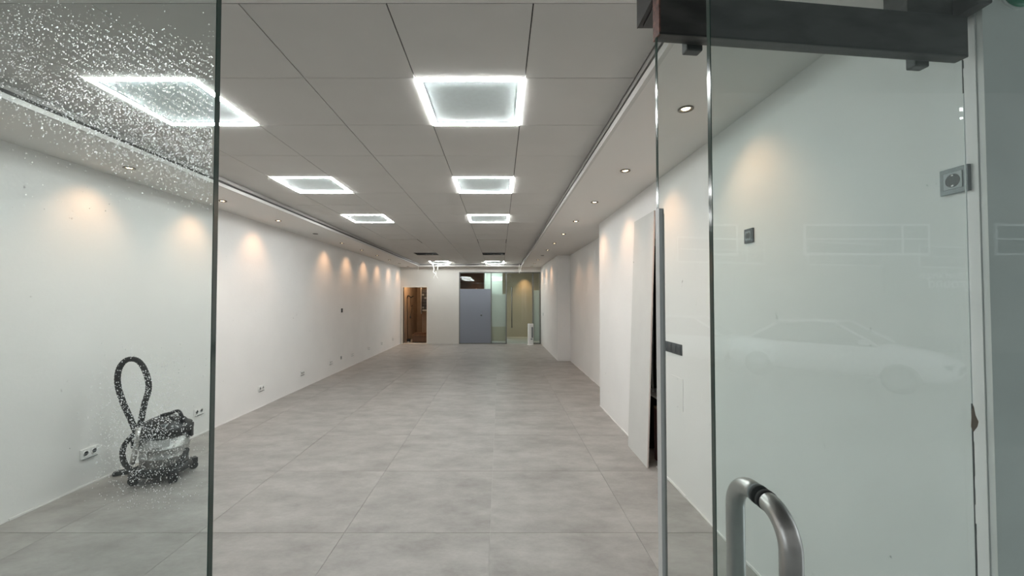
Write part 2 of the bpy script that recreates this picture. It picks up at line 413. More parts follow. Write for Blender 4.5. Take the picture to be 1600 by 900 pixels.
def downlight(x, y, lit, label):
    t = thing('downlight', label, 'spotlight', (x, y, Z_SOF), 0, 'recessed spots along the plaster bands')
    a = bpy.data.objects.new('trim_ring', ring_me); C.objects.link(a); a.parent = t; a.location.z = -0.004
    l = bpy.data.objects.new('lamp_lens', bulb_me if lit else off_me); C.objects.link(l); l.parent = t; l.location.z = -0.0125
    if lit:
        s = bpy.data.objects.new('beam', sp); C.objects.link(s); s.parent = t; s.location = (0, 0, -0.022); s.rotation_euler = (0, math.radians(26 if x < 0 else -26), 0)
for k in range(11):
    y = 2.27+1.165*k
    off = (k == 4)
    downlight(-3.15, y, not off, 'round recessed %s spot in the left ceiling band, %s from the entrance' % ('unlit' if off else 'warm', ordinal(k)))
for k in range(11):
    y = 2.36+1.15*k
    dim = (k == 7)
    downlight(1.09, y, not dim, 'round recessed %s spot in the right ceiling band, %s from the entrance' % ('unlit' if dim else 'warm', ordinal(k)))

# ------------------------------------------------------------------ sockets, switches and small wall boxes
def plate_on_left(name, label, cat, y, z, wd, ht, m, group=None):
    return thing(name, label, cat, (XL, y, z), 0, group)
sock_y = [3.50, 4.76, 6.0, 7.24, 8.46, 9.68, 10.9, 12.1, 13.35]
for k, y in enumerate(sock_y):
    near = ['nearest the entrance, left of the vacuum', 'behind the vacuum cleaner'][k] if k < 2 else '%s from the entrance' % ordinal(k)
    if k == len(sock_y)-1: near = 'last before the back wall'
    t = thing('wall_socket', 'white double socket low on the left wall, %s' % near, 'socket', (XL, y, 0.275), 0, 'double sockets along the left wall')
    B().box(0, 0.009, -0.077, 0.077, -0.041, 0.041).obj('cover_plate', M['whiteplastic'], t, 0.002)
    for s in (-0.036, 0.036):
        mt = Matrix.Translation((0.009, s, 0)) @ Matrix.Rotation(PI/2, 4, 'Y')
        o = B().lathe([(0.0255, 0), (0.0255, 0.004), (0.020, 0.004), (0.019, -0.0005)], 20, mt).obj('insert', M['whiteplastic'], t)
        B().box(0.0088, 0.0128, s-0.018, s+0.018, -0.004, 0.003).obj('pin_hole', M['greyplate'], o)
    B().box(0.0, 0.016, -0.06, 0.06, -0.045, -0.041).obj('shadow_strip', M['greyplate'], t)  # grey strip imitating the shadow line under the plate
t = thing('data_socket', 'small grey single data socket low on the left wall between two double sockets', 'socket', (XL, 9.0, 0.285))
B().box(0, 0.008, -0.03, 0.03, -0.035, 0.035).obj('cover_plate', M['greyinsert'], t); B().box(0.008, 0.010, -0.01, 0.01, -0.01, 0.01).obj('port', M['slot'], t)
t = thing('thermostat_box', 'small black control box with white surround halfway up the left wall', 'control', (XL, 9.0, 1.325))
B().box(0, 0.006, -0.055, 0.055, -0.06, 0.06).obj('surround', M['whiteplastic'], t); B().box(0.006, 0.02, -0.034, 0.034, -0.045, 0.045).obj('cover', M['darkplate'], t, 0.003)

def grey_socket(label, y, z, dark):
    t = thing('wall_socket', label, 'socket', (XR_NEAR, y, z), 0)
    B().box(-0.011, 0, -0.041, 0.041, -0.042, 0.042).obj('cover_plate', M['darkplate' if dark else 'greyplate'], t, 0.0015)
    o = B().box(-0.0135, -0.011, -0.027, 0.027, -0.027, 0.027).obj('insert', M['greyplate' if dark else 'greyinsert'], t, 0.001)
    mt = Matrix.Translation((-0.0125, 0, 0)) @ Matrix.Rotation(-PI/2, 4, 'Y')
    B().lathe([(0.0215, -0.002), (0.0215, 0.0015), (0.019, 0.0015), (0.0188, 0.0012)], 28, mt).obj('socket_well', M['slot'], t)
    for s in (-0.0095, 0.0095):
        B().lathe([(0.0025, 0.0005), (0.0025, 0.0019)], 10, Matrix.Translation((0, s, 0)) @ mt).obj('pin_hole', M['black'], t)
    B().box(-0.0152, -0.0135, -0.003, 0.003, 0.015, 0.019).obj('earth_clip', M['steel'], t)
    B().box(-0.0152, -0.0135, -0.003, 0.003, -0.019, -0.015).obj('earth_clip', M['steel'], t)
grey_socket('grey square wall socket at the right edge, straddling the silicone line', 1.31, 1.963, False)
grey_socket('dark square wall socket high on the right wall behind the glass', 2.40, 1.953, True)
t = thing('light_switch', 'anthracite four gang switch strip on the right wall beside the aluminium profile', 'switch', (XR_NEAR, 3.50, 1.163))
for k in range(4):
    y = -0.145+0.09*k+0.0
    p = B().box(-0.009, 0, y-0.0435, y+0.0435, -0.044, 0.044).obj('cover_plate', M['darkplate'], t, 0.0015)
    B().box(-0.0125, -0.009, y-0.030, y+0.030, -0.030, 0.030).obj('rocker', M['darkplate'], p, 0.001)
t = thing('light_switch', 'tiny grey switch on the right wall near the back glass', 'switch', (1.452, 13.6, 1.07))
B().box(-0.008, 0.004, -0.04, 0.04, -0.05, 0.05).obj('cover_plate', M['greyplate'], t); B().box(-0.011, -0.008, -0.025, 0.025, -0.03, 0.03).obj('rocker', M['greyinsert'], t)
t = thing('blank_cover', 'white blank cover plate low on the right wall beside the aluminium profile', 'cover plate', (XR_NEAR, 3.40, 0.80))
B().box(-0.004, 0, -0.10, 0.12, -0.13, 0.13).obj('plate', M['wall'], t, 0.001)
for z in (-0.115, 0.115): B().lathe([(0.004, 0), (0.004, 0.0012)], 8, Matrix.Translation((-0.004, 0, z)) @ Matrix.Rotation(-PI/2, 4, 'Y')).obj('screw', M['greyinsert'], t)

# ------------------------------------------------------------------ leaning board and what hides behind it
lean = math.atan2(0.086, 2.42)
t = thing('board', 'tall white board leaning upright against the right wall', 'board', (1.378, 4.14, 0.0), -0.01)
mt = Matrix.Rotation(lean, 4, 'Y')
B().box(0, 0.0125, -0.30, 0.285, 0, 2.42, mt).obj('face', M['board'], t)
B().box(-0.0002, 0.0125, -0.303, -0.30, 0, 2.42, mt).obj('cut_edge', M['boardedge'], t)
mt2 = mt @ Matrix.Translation((-0.0005, 0.27, 1.98)) @ Matrix.Rotation(-PI/2, 4, 'Y')
B().lathe([(0.006, 0), (0.006, 0.001)], 10, mt2).obj('screw', M['slot'], t)
o = thing('batten', 'dark reddish timber batten standing in the niche behind the leaning board', 'timber', (1.56, 4.04, 0))
B().box(-0.03, 0.03, -0.03, 0.03, 0, 0.5).obj('body', M['red'], o); B().box(-0.031, 0.031, -0.031, 0.031, 0.5, 0.52).obj('end_grain', M['wood'], o)
o = thing('cable_reel', 'dark cable bundle hanging in the niche behind the leaning board', 'cable', (1.6, 4.1, 0.6))
B().tube(spline([(0,0,1.4),(0.02,0.05,0.9),(-0.03,0.0,0.4),(0.03,0.04,0.1),(0.0,0.02,-0.6)], 8), 0.016, 8).obj('cable', M['rubber'], o)
B().tube(spline([(-0.05,0.06,1.4),(-0.03,0.08,0.8),(-0.06,0.03,0.3),(-0.05,0.04,0.0)], 8), 0.008, 8).obj('cable', M['alu'], o)
o = thing('floor_rail', 'pale metal bar lying across the niche behind the leaning board', 'rail', (1.6, 4.1, 0.62))
B().box(-0.1, 0.1, -0.2, 0.2, 0, 0.02).obj('bar', M['alu'], o); B().box(-0.1, 0.1, -0.2, -0.19, 0.02, 0.05).obj('lip', M['alu'], o)

# ------------------------------------------------------------------ shop front: left glass with rain
GY = 0.68
lp = tag(B().box(-3.46, -0.4815, GY, GY+0.010, 0.0, 2.78).obj('glass_panel', M['glass']),
         'fixed clear glass panel at the left of the entrance, speckled with raindrops', 'glass panel')
B().box(-0.4815, -0.4800, GY-0.0003, GY+0.0103, 0.0, 2.78).obj('polished_edge', M['edge'], lp)
# raindrops: flattened caps on the street face, streaked where someone wiped them
RV, RF = [], []
def drop(x, z, r, sx=1.0, sz=1.0):
    n = 6; i0 = len(RV)
    for q, hh in ((1.0, 0.0), (0.72, 0.42)):
        for i in range(n): RV.append((x + r*sx*q*math.cos(2*PI*i/n), GY-0.0001-r*hh, z + r*sz*q*math.sin(2*PI*i/n)))
    RV.append((x, GY-0.0001-r*0.6, z))
    for i in range(n):
        k = (i+1) % n
        RF.append((i0+i, i0+k, i0+n+k, i0+n+i)); RF.append((i0+n+i, i0+n+k, i0+2*n))
random.seed(21)
def pane_xy(px, py):
    p = at(px, py, 0.685); return p.x, p.z
def ramp(v, a, b): return max(0.0, min(1.0, (v-a)/(b-a)))
count = tries = 0
while count < 8200 and tries < 200000:
    tries += 1
    px = random.uniform(-60, 331); py = random.uniform(-10, 330)
    edge = -25 + 0.30*px                     # upper border of the wet patch drops towards the free edge
    low = 175 + 0.42*px
    d = 0.03 + 0.97*ramp(py, edge-15, edge+55)
    d *= 0.035 + 0.965*(1-ramp(py, low-45, low+25))
    d *= 0.22 + 0.78*ramp(px, -10, 230)
    if py < 0.30*px+95 and px > 60 and math.sin((py-0.58*px)*0.60) < 0.0: d *= 0.15    # wiper streaks run down to the right
    if py > 0.30*px+120 and math.sin((px-0.45*py)*0.45) < -0.45: d *= 0.5
    if random.random() > d: continue
    x, z = pane_xy(px, py); r = random.choice((0.0004, 0.0005, 0.0006, 0.0007, 0.0008, 0.0009, 0.0012))
    drop(x, z, r, random.uniform(0.9, 1.25), random.uniform(0.9, 1.25)); count += 1
for _ in range(2600):                         # a finer drizzle in front of the vacuum cleaner
    px = random.gauss(235, 38); py = random.gauss(665, 60)
    if not (120 < px < 328 and 535 < py < 790): continue
    x, z = pane_xy(px, py); drop(x, z, random.uniform(0.0004, 0.0009), random.uniform(0.8, 1.5), random.uniform(0.8, 1.6))
me = bpy.data.meshes.new('raindrops'); me.from_pydata(RV, [], RF); me.materials.append(M['water'])
for f in me.polygons: f.use_smooth = True
ro = bpy.data.objects.new('raindrops', me); C.objects.link(ro); ro.parent = lp; ro['kind'] = 'stuff'

# right-hand front leaf with the tubular pull handle
rd = tag(B().box(0.3575, 2.6, GY, GY+0.010, 0.0, 2.78).obj('glass_door', M['doorglass']),
         'greenish front glass leaf carrying the steel tube handle at the right', 'glass door')
B().box(0.3560, 0.3575, GY-0.0003, GY+0.0103, 0.0, 2.78).obj('polished_edge', M['edge'], rd)
hx, yin, yout, ztop, zbot, rb = 0.437, 0.765, 0.620, 1.250, 0.62, 0.052
def arch(ya, yb):
    """half loop: from the glass at ya over a bend to the leg at yb, down, and back"""
    s = 1 if yb > ya else -1
    p = [(hx, ya, ztop), (hx, yb-s*rb*1.02, ztop)]
    for i in range(1, 9):
        a = PI/2*i/8; p.append((hx, yb-s*rb+s*rb*math.sin(a), ztop-rb+rb*math.cos(a)))
    for i in range(1, 6): p.append((hx, yb, ztop-rb-(ztop-zbot-2*rb)*i/6))
    for i in range(0, 9):
        a = PI/2*i/8; p.append((hx, yb-s*rb+s*rb*math.cos(a), zbot+rb-rb*math.sin(a)))
    p.append((hx, ya, zbot)); return p
hd = B().tube(arch(GY-0.004, yout), 0.0158, 20).obj('pull_handle', M['steel'], rd)
hd['label'] = 'street-side half of the brushed steel tube handle'
h2 = B().tube(arch(GY+0.014, yin), 0.0158, 20).obj('pull_handle', M['steel'], rd)
h2['label'] = 'room-side half of the brushed steel tube handle'
for z in (ztop, zbot):
    for par, y0, y1, r in ((hd, GY-0.0095, GY-0.0005, 0.0166), (h2, GY+0.0105, GY+0.016, 0.0166)):
        mt = Matrix.Translation((hx, 0, z)) @ Matrix.Rotation(-PI/2, 4, 'X')
        B().lathe([(r, y0), (r, y1)], 24, mt).obj('gasket', M['rubber'], par)
    B().lathe([(0.0161, GY+0.016), (0.0161, GY+0.021)], 24, Matrix.Translation((hx, 0, z)) @ Matrix.Rotation(-PI/2, 4, 'X')).obj('collar', M['greyplate'], h2)

# rear door leaf: glass under a black top rail, hung between brackets, aluminium profile on its free edge
ang = math.atan2(0.108, 0.992); LW = 1.005
bd = thing('glass_door', 'inner glass leaf under a dusty black top rail beside the right wall', 'glass door', (0.448, 1.145, 0), ang)
B().box(0.0015, LW-0.004, 0, 0.010, 0.012, 2.33).obj('pane', M['leafglass'], bd)
B().box(0, 0.0015, -0.0003, 0.0103, 0.012, 2.33).obj('polished_edge', M['edge'], bd)
rl = B().box(0.004, LW, -0.014, 0.022, 2.327, 2.455).obj('top_rail', M['rail'], bd, 0.002); rl['label'] = 'dusty black steel top rail with wiped handprints'
B().box(0.0, 0.004, -0.014, 0.022, 2.327, 2.46).obj('rail_end', M['rust'], rl)
B().box(0.0, LW-0.01, -0.0155, -0.014, 2.327, 2.333).obj('rail_lip', M['black'], rl)
pf = B().box(-0.001, 0.013, -0.006, 0.016, 0.0, 1.835).obj('edge_profile', M['alu'], bd, 0.001); pf['label'] = 'aluminium channel clipped on the free edge of the glass'
B().box(0.009, 0.0125, -0.0075, -0.006, 0.0, 1.83).obj('channel_slot', M['steel'], pf)
B().box(0.013, 0.0165, -0.002, 0.012, 0.02, 1.82).obj('rubber_seal', M['greyplate'], pf)
for xx in (0.105, 0.865):
    B().box(xx, xx+0.05, 0.022, 0.052, 2.312, 2.44).obj('clamp', M['black'], bd, 0.004)
# silicone down the hinge edge: a pale clean bead at eye level, dark ragged leftovers above and below
for z0, z1, m, lab in ((1.26, 2.22, 'bead', 'pale silicone bead'), (0.02, 1.26, 'silicone', 'dark ragged silicone leftovers'), (2.22, 2.326, 'silicone', 'dark silicone leftovers under the rail')):
    b = B(); random.seed(int(z0*100)); z = z0
    while z < z1:
        l = random.uniform(0.015, 0.06); wd_ = random.uniform(0.0026, 0.0034) if m == 'bead' else random.uniform(0.0012, 0.0052)
        b.box(LW-0.0045, LW-0.0045+wd_, -0.0012, 0.0010, z, min(z+l, z1)); z += l
    o = b.obj('silicone_joint', M[m], bd); o['label'] = lab
b = B(); v = [b.bm.verts.new((LW-0.004+x, -0.0022, z)) for x, z in ((-0.006,1.19),(-0.002,1.235),(0.004,1.255),(0.010,1.225),(0.020,1.205),(0.016,1.19),(0.002,1.175))]
f = b.bm.faces.new(v); ext = bmesh.ops.extrude_face_region(b.bm, geom=[f])
for g in ext['geom']:
    if isinstance(g, bmesh.types.BMVert): g.co.y += 0.001
o = b.obj('tape_scrap', M['tape'], bd); o['label'] = 'torn brown tape scrap on the silicone joint'
hb = thing('hanger_bracket', 'black steel hanger bracket above the free end of the inner glass leaf', 'bracket', (0.465, 1.20, 2.49))
B().box(0, 0.16, 0, 0.15, 0, 0.205).obj('block', M['rail'], hb, 0.002); B().box(0.012, 0.148, 0.012, 0.135, -0.004, 0.002).obj('bottom_plate', M['black'], hb)
B().box(-0.003, 0.0, 0.0, 0.15, 0.0, 0.205).obj('side_cheek', M['black'], hb)
hb = thing('hanger_bracket', 'black steel hanger bracket above the hinge end of the inner glass leaf by the pier', 'bracket', (1.285, 1.262, 2.46))
B().box(0, 0.19, 0.0, 0.08, 0, 0.235).obj('block', M['rail'], hb, 0.002); B().box(0.14, 0.185, -0.07, 0.0, 0.002, 0.06).obj('hinge_knuckle', M['rail'], hb, 0.004)
t = thing('green_disc', 'round green disc on the grey pier at the top right corner', 'lamp', (1.595, Y_END-0.018, 2.53))  # plain green disc, not emitting, fixed to the pier face
B().lathe([(0.056, 0.0), (0.055, 0.012), (0.040, 0.024), (0.012, 0.029)], 28, Matrix.Rotation(PI/2, 4, 'X')).obj('lens', M['green'], t)
B().lathe([(0.060, 0.0), (0.060, 0.005)], 28, Matrix.Rotation(PI/2, 4, 'X')).obj('base', M['pier'], t)

# ------------------------------------------------------------------ drum vacuum cleaner
V = thing('vacuum_cleaner', 'steel drum vacuum cleaner with black head and looped hose by the left wall', 'vacuum cleaner', (-2.985, 3.66, 0))
B().lathe([(0.165, 0.125), (0.172, 0.13), (0.175, 0.20), (0.179, 0.203), (0.179, 0.212), (0.175, 0.215), (0.176, 0.275), (0.180, 0.278), (0.180, 0.287), (0.176, 0.29), (0.177, 0.395)], 40).obj('drum', M['drum'], V)
B().lathe([(0.186, 0.388), (0.198, 0.395), (0.206, 0.415), (0.206, 0.44), (0.196, 0.458), (0.165, 0.475), (0.145, 0.50), (0.105, 0.522), (0.05, 0.53)], 36).obj('motor_head', M['black'], V)
for a in (0.35, 2.3, 4.0):
    mt = Matrix.Rotation(a, 4, 'Z')
    l = B().box(0.178, 0.205, -0.025, 0.025, 0.335, 0.43, mt).obj('latch', M['black'], V, 0.004)
hb_ = [(-0.10, 0.03, 0.50), (-0.06, 0.03, 0.53), (0.03, 0.02, 0.555), (0.12, 0.0, 0.575), (0.17, 0.0, 0.47)]
B().tube(spline(hb_, 6), 0.014, 10).obj('carry_handle', M['black'], V)
B().box(0.03, 0.11, -0.135, -0.09, 0.475, 0.50).obj('switch', M['greyplate'], V, 0.006)
# base ring with feet and castors
br = B().lathe([(0.15, 0.062), (0.195, 0.065), (0.203, 0.08), (0.196, 0.10), (0.166, 0.122)], 36).obj('base_ring', M['black'], V)
for a in (-0.62, 0.95, 2.52, 4.10):
    cx, cy = 0.205*math.cos(a), 0.205*math.sin(a)
    mt = Matrix.Translation((cx, cy, 0)) @ Matrix.Rotation(a, 4, 'Z')
    k = B().box(-0.035, 0.038, -0.032, 0.032, 0.058, 0.104, mt).obj('caster', M['black'], V, 0.006)
    for s in (-0.017, 0.017):
        B().lathe([(0.030, -0.010), (0.034, -0.006), (0.034, 0.006), (0.030, 0.010)], 18, mt @ Matrix.Translation((0.008, s, 0.0345)) @ Matrix.Rotation(PI/2, 4, 'X')).obj('wheel', M['rubber'], k)
# sticker, wrapped on the drum
b = B(); prev = None
for i in range(9):
    a = -1.62+0.115*i; r = 0.1785
    p0 = b.bm.verts.new((r*math.cos(a), r*math.sin(a), 0.310)); p1 = b.bm.verts.new((r*math.cos(a), r*math.sin(a), 0.372))
    if prev: b.bm.faces.new((prev[0], p0, p1, prev[1]))
    prev = (p0, p1)
o = b.obj('sticker', M['paper'], V); so = o.modifiers.new('thick', 'SOLIDIFY'); so.thickness = 0.001
def loc(px, py, zc): return at(px, py, zc) - Vector((-2.985, 3.66, 0))
# hose: inlet at the drum's left, up into a tall loop, down, round the drum's foot
inlet = B().lathe([(0.034, 0.0), (0.034, 0.05), (0.028, 0.055)], 16, Matrix.Translation((-0.12, -0.125, 0.34)) @ Matrix.Rotation(PI/2, 4, 'X') @ Matrix.Rotation(-0.75, 4, 'Y')).obj('hose_inlet', M['black'], V)
H = [(219,688,3.50),(214,678,3.47),(204,655,3.46),(192,628,3.47),(184,600,3.48),(186,577,3.50),(197,563,3.52),(212,562,3.53),(223,572,3.53),(231,592,3.52),(232,610,3.50),(226,630,3.47),(221,655,3.45),(217,672,3.42)]
B().tube(spline([loc(*p) for p in H], 10), 0.0205, 10, ridge=0.10).obj('hose', M['rubber'], V)
wnd = B().tube([loc(217,668,3.41), loc(214,690,3.39), loc(209,714,3.38), loc(206,726,3.37)], 0.019, 14).obj('wand', M['steel'], V); wnd['label'] = 'short bright steel wand'
H2 = [(212,676,3.46),(200,688,3.46),(192,702,3.44),(193,720,3.42),(203,733,3.38),(222,738,3.36),(250,736,3.36),(272,728,3.40),(286,715,3.47),(292,702,3.56)]
B().tube(spline([loc(*p) for p in H2], 8), 0.019, 10, ridge=0.10).obj('hose', M['rubber'], V)
fn = tag(B().box(-0.085, 0.085, -0.04, 0.04, 0.0, 0.035, Matrix.Rotation(0.55, 4, 'Z')).obj('floor_nozzle', M['black'], None, 0.012), 'black suction nozzle lying on the floor against the left wall', 'nozzle')
fn.location = (-3.385, 3.72, 0)
B().tube([(0.05, 0.03, 0.025), (0.10, 0.05, 0.05), (0.15, 0.06, 0.06)], 0.017, 12).obj('neck', M['black'], fn)

# ------------------------------------------------------------------ back: storage doorway and the room behind
d1 = struct(B().box(DX0-0.045, DX0, Y_BACK-0.012, Y_BACK+0.14, 0, DZ+0.03).obj('door_1', M['doortrim']))
B().box(DX1, DX1+0.03, Y_BACK-0.012, Y_BACK+0.14, 0, DZ+0.03).obj('jamb', M['doortrim'], d1)
B().box(DX0, DX1, Y_BACK-0.012, Y_BACK+0.14, DZ, DZ+0.03).obj('head', M['doortrim'], d1)
B().box(DX0, DX1, Y_BACK-0.012, Y_BACK+0.14, 0, 0.02).obj('threshold', M['doortrim'], d1)
Y0 = Y_BACK+0.14; YS = 17.0
b = B(); b.box(-3.66, -3.46, Y0, YS, 0, 2.4); b.box(-2.12, -2.0, Y0, YS, 0, 2.4); b.box(-3.66, -2.0, YS, YS+0.1, 0, 2.4); b.box(-3.66, -2.0, Y0, YS+0.1, 2.4, 2.5)
struct(b.obj('wall_storage', M['storewall']))
pl = bpy.data.lights.new('storage_bulb', 'POINT'); pl.energy = 30; pl.color = (1.0, 0.66, 0.38); pl.shadow_soft_size = 0.05
po = bpy.data.objects.new('storage_bulb', pl); C.objects.link(po); po.location = (-2.9, 14.95, 2.3)
t = thing('distribution_cabinet', 'open dark electrical cabinet full of breakers on the storage room wall', 'cabinet', (-2.68, 15.30, 1.02))
B().box(-0.27, 0.30, 0.05, 0.20, 0.08, 0.92).obj('case', M['black'], t)
B().box(-0.285, -0.27, -0.02, 0.20, 0.0, 1.0).obj('side_panel', M['greyinsert'], t)
for r in range(6):
    for c in range(5):
        B().box(-0.25+0.09*c, -0.18+0.09*c, 0.03, 0.05, 0.20+0.12*r, 0.27+0.12*r).obj('breaker', M['darkplate'] if (r*5+c) % 4 else M['greyplate'], t)
B().box(-0.24, -0.06, 0.03, 0.05, 0.10, 0.16).obj('nameplate', M['greyinsert'], t)
t = thing('plywood_sheet', 'pale board standing under the electrical cabinet in the storage room', 'panel', (-2.78, 15.55, 0.31))
B().box(-0.2, 0.35, 0, 0.03, 0, 0.68).obj('sheet', M['storewall'], t); B().box(-0.215, -0.2, -0.01, 0.04, -0.31, 1.7).obj('batten', M['brown'], t)
t = thing('wooden_crate', 'low dark timber crate on the storage room floor', 'crate', (-2.84, 14.95, 0))
B().box(-0.32, 0.35, -0.2, 0.3, 0.02, 0.24).obj('body', M['brown'], t); B().box(-0.35, 0.37, -0.23, 0.33, 0.24, 0.28).obj('lid', M['wood'], t)
B().box(-0.3, 0.1, -0.1, 0.25, 0.28, 0.33).obj('tray', M['brown'], t)
t = thing('work_lamp', 'thin black stand with a curved head in the storage doorway', 'lamp', (-3.35, 14.85, 0))
B().lathe([(0.10, 0.0), (0.10, 0.02), (0.03, 0.035)], 20).obj('base', M['drum'], t)
B().box(-0.03, 0.10, -0.05, 0.05, 0.03, 0.13).obj('ballast', M['rubber'], t, 0.01)
B().tube([(0, 0, 0.03), (-0.02, 0, 1.0), (-0.03, 0, 1.60)], 0.014, 8).obj('pole', M['rubber'], t)
B().tube(spline([(-0.03, 0, 1.60), (0.0, 0, 1.69), (0.06, 0, 1.67), (0.11, 0, 1.63), (0.15, 0, 1.66), (0.20, 0, 1.68)], 6), 0.02, 8).obj('head', M['rubber'], t)
B().tube(spline([(0.10, 0, 1.62), (0.10, 0, 1.42), (0.12, 0, 1.30), (0.16, 0.02, 1.35), (0.13, 0, 1.15), (0.09, 0, 0.95)], 6), 0.007, 6).obj('cable', M['rubber'], t)
B().lathe([(0.02, 0.0), (0.025, 0.04), (0.015, 0.09)], 10, Matrix.Translation((0.09, 0, 0.87))).obj('plug', M['rubber'], t)

# glazed partition: blue-grey door with a window above, slim lights and a sliding glass leaf
P = thing('glass_partition', 'grey framed glazed partition in the back wall', 'partition', (0, Y_BACK, 0))
def bar(x0, x1, z0, z1, y0=0.02, y1=0.09): return B().box(x0, x1, y0, y1, z0, z1).obj('frame_bar', M['framegrey'], P)
bar(GX0, GX0+0.035, 0, GZ); bar(-0.325, -0.285, 0, GZ); bar(0.205, 0.245, 0, GZ); bar(1.145, 1.185, 0, GZ); bar(GX1-0.045, GX1, 0, GZ)
bar(GX0, GX1, GZ-0.04, GZ); bar(GX0, 0.245, 0, 0.035); bar(1.145, GX1, 0, 0.035)
B().box(GX0+0.035, -0.325, 0.05, 0.06, 1.935, GZ-0.04).obj('pane', M['innerglass'], P)
B().box(-0.285, 0.205, 0.05, 0.06, 0.035, GZ-0.04).obj('pane', M['innerglass'], P)
B().box(1.185, GX1-0.045, 0.05, 0.06, 0.035, GZ-0.04).obj('pane', M['innerglass'], P)
o = B().box(-0.285, 0.205, 0.062, 0.064, 0.60, 1.75).obj('frosted_film', M['film'], P); o['label'] = 'frosted grey film on the narrow pane'
o = B().box(-0.285, 0.205, 0.062, 0.064, 0.10, 0.60).obj('frosted_film', M['bluefilm'], P); o['label'] = 'beige film at the foot of the narrow pane'
o = B().box(1.185, GX1-0.045, 0.062, 0.064, 0.10, 1.88).obj('frosted_film', M['film'], P); o['label'] = 'frosted grey film on the end pane'
dp = struct(B().box(GX0+0.037, -0.327, Y_BACK+0.01, Y_BACK+0.05, 0.036, 1.93).obj('door_2', M['bluepanel']))
mt = Matrix.Translation((-0.65, Y_BACK+0.01, 1.01)) @ Matrix.Rotation(PI/2, 4, 'X')
o = B().lathe([(0.04, 0), (0.04, 0.006), (0.02, 0.010)], 16, mt).obj('handle_rose', M['greyplate'], dp); B().lathe([(0.018, 0.006), (0.018, 0.04)], 12, mt).obj('knob', M['black'], o)
sd = thing('sliding_door', 'frameless clear glass sliding door with a tall dark bar handle', 'door', (0, Y_BACK+0.105, 0))
B().box(0.225, 1.16, 0, 0.010, 0.01, GZ-0.05).obj('pane', M['innerglass'], sd)
B().box(0.215, 0.225, -0.001, 0.011, 0.01, GZ-0.05).obj('polished_edge', M['edge'], sd)
hb = B().tube([(0.425, -0.035, 0.56), (0.425, -0.035, 2.0)], 0.017, 12).obj('bar_handle', M['framegrey'], sd)
for z in (0.7, 1.86): B().tube([(0.425, -0.035, z), (0.425, 0.0, z)], 0.010, 8).obj('standoff', M['framegrey'], hb)
B().lathe([(0.025, 0), (0.025, 0.02)], 14, Matrix.Translation((0.37, 0.0, 2.40)) @ Matrix.Rotation(PI/2, 4, 'X')).obj('roller_clamp', M['framegrey'], sd)
# rooms behind the glass
YB = 16.25
b = B(); b.box(0.10, 2.0, YB, YB+0.1, 0, 2.7); b.box(1.62, 1.72, Y0, YB, 0, 2.7)
struct(b.obj('wall_office', M['beige']))
struct(B().box(-0.56, -0.53, Y0+0.02, YB, 0, 2.7).obj('wall_office_divider', M['film']))
struct(B().box(-0.53, 0.10, 15.6, 15.7, 0, 2.7).obj('wall_office_light', M['film']))
b = B(); b.box(-1.98, -0.56, YB, YB+0.1, 0, 2.7); b.box(-1.98, -1.9, Y0, YB, 0, 2.7)
struct(b.obj('wall_office_dark', M['brown']))
struct(B().box(-1.98, 2.0, Y0, YB+0.1, 2.7, 2.8).obj('ceiling_office', M['storewall']))
struct(B().box(0.22, 1.62, YB-0.012, YB, 0, 0.07).obj('baseboard_office', M['doortrim']))
s2 = bpy.data.lights.new('office_spot', 'SPOT'); s2.energy = 42; s2.color = (1.0, 0.62, 0.30); s2.spot_size = math.radians(75); s2.spot_blend = 1; s2.shadow_soft_size = 0.03
so_ = bpy.data.objects.new('office_spot', s2); C.objects.link(so_); so_.location = (0.98, 15.92, 2.66); so_.rotation_euler = (0.22, 0, 0)
a2 = bpy.data.lights.new('office_lamp', 'AREA'); a2.energy = 13; a2.color = (0.85, 1.0, 0.95); a2.size = 0.4
ao = bpy.data.objects.new('office_lamp', a2); C.objects.link(ao); ao.location = (-0.2, 15.1, 2.66)
p2 = bpy.data.lights.new('dark_office_light', 'POINT'); p2.energy = 1.6; p2.color = (1.0, 0.6, 0.35); p2.shadow_soft_size = 0.05  # weak warm point light in the brown room, no fitting modelled
pp = bpy.data.objects.new('dark_office_light', p2); C.objects.link(pp); pp.location = (-0.9, 15.9, 1.9)

# tower heater
T = thing('tower_heater', 'slim white tower heater standing in front of the sliding glass door', 'heater', (1.055, 14.02, 0), 0.25)
B().lathe([(0.125, 0.0), (0.125, 0.018), (0.09, 0.03)], 28).obj('base', M['whiteplastic'], T)
def roundbox(hw, hd, r, z0, z1):
    b = B(); rings = []
    for z, q in ((z0, 0.94), (z0+0.01, 1.0), (z1-0.02, 1.0), (z1, 0.9)):
        ring = []
        for cx, cy, a0 in ((hw-r, hd-r, 0), (-hw+r, hd-r, PI/2), (-hw+r, -hd+r, PI), (hw-r, -hd+r, 1.5*PI)):
            for k in range(5):
                a = a0+PI/2*k/4; ring.append(b.bm.verts.new(((cx+r*math.cos(a))*q, (cy+r*math.sin(a))*q, z)))
        rings.append(ring)
    for p, q in zip(rings, rings[1:]):
        n = len(p)
        for i in range(n): b.bm.faces.new((p[i], p[(i+1) % n], q[(i+1) % n], q[i]))
    b.bm.faces.new(list(reversed(rings[0]))); b.bm.faces.new(rings[-1]); return b
roundbox(0.088, 0.075, 0.035, 0.03, 0.73).obj('body', M['whiteplastic'], T)
gr = B().box(0.010, 0.062, -0.079, -0.074, 0.25, 0.62).obj('grille', M['greyplate'], T)
for k in range(12): B().box(0.012, 0.060, -0.081, -0.079, 0.26+0.03*k, 0.268+0.03*k).obj('slat', M['slot'], gr)
B().box(-0.02, 0.05, -0.078, -0.074, 0.18, 0.23).obj('control_panel', M['greyinsert'], T)
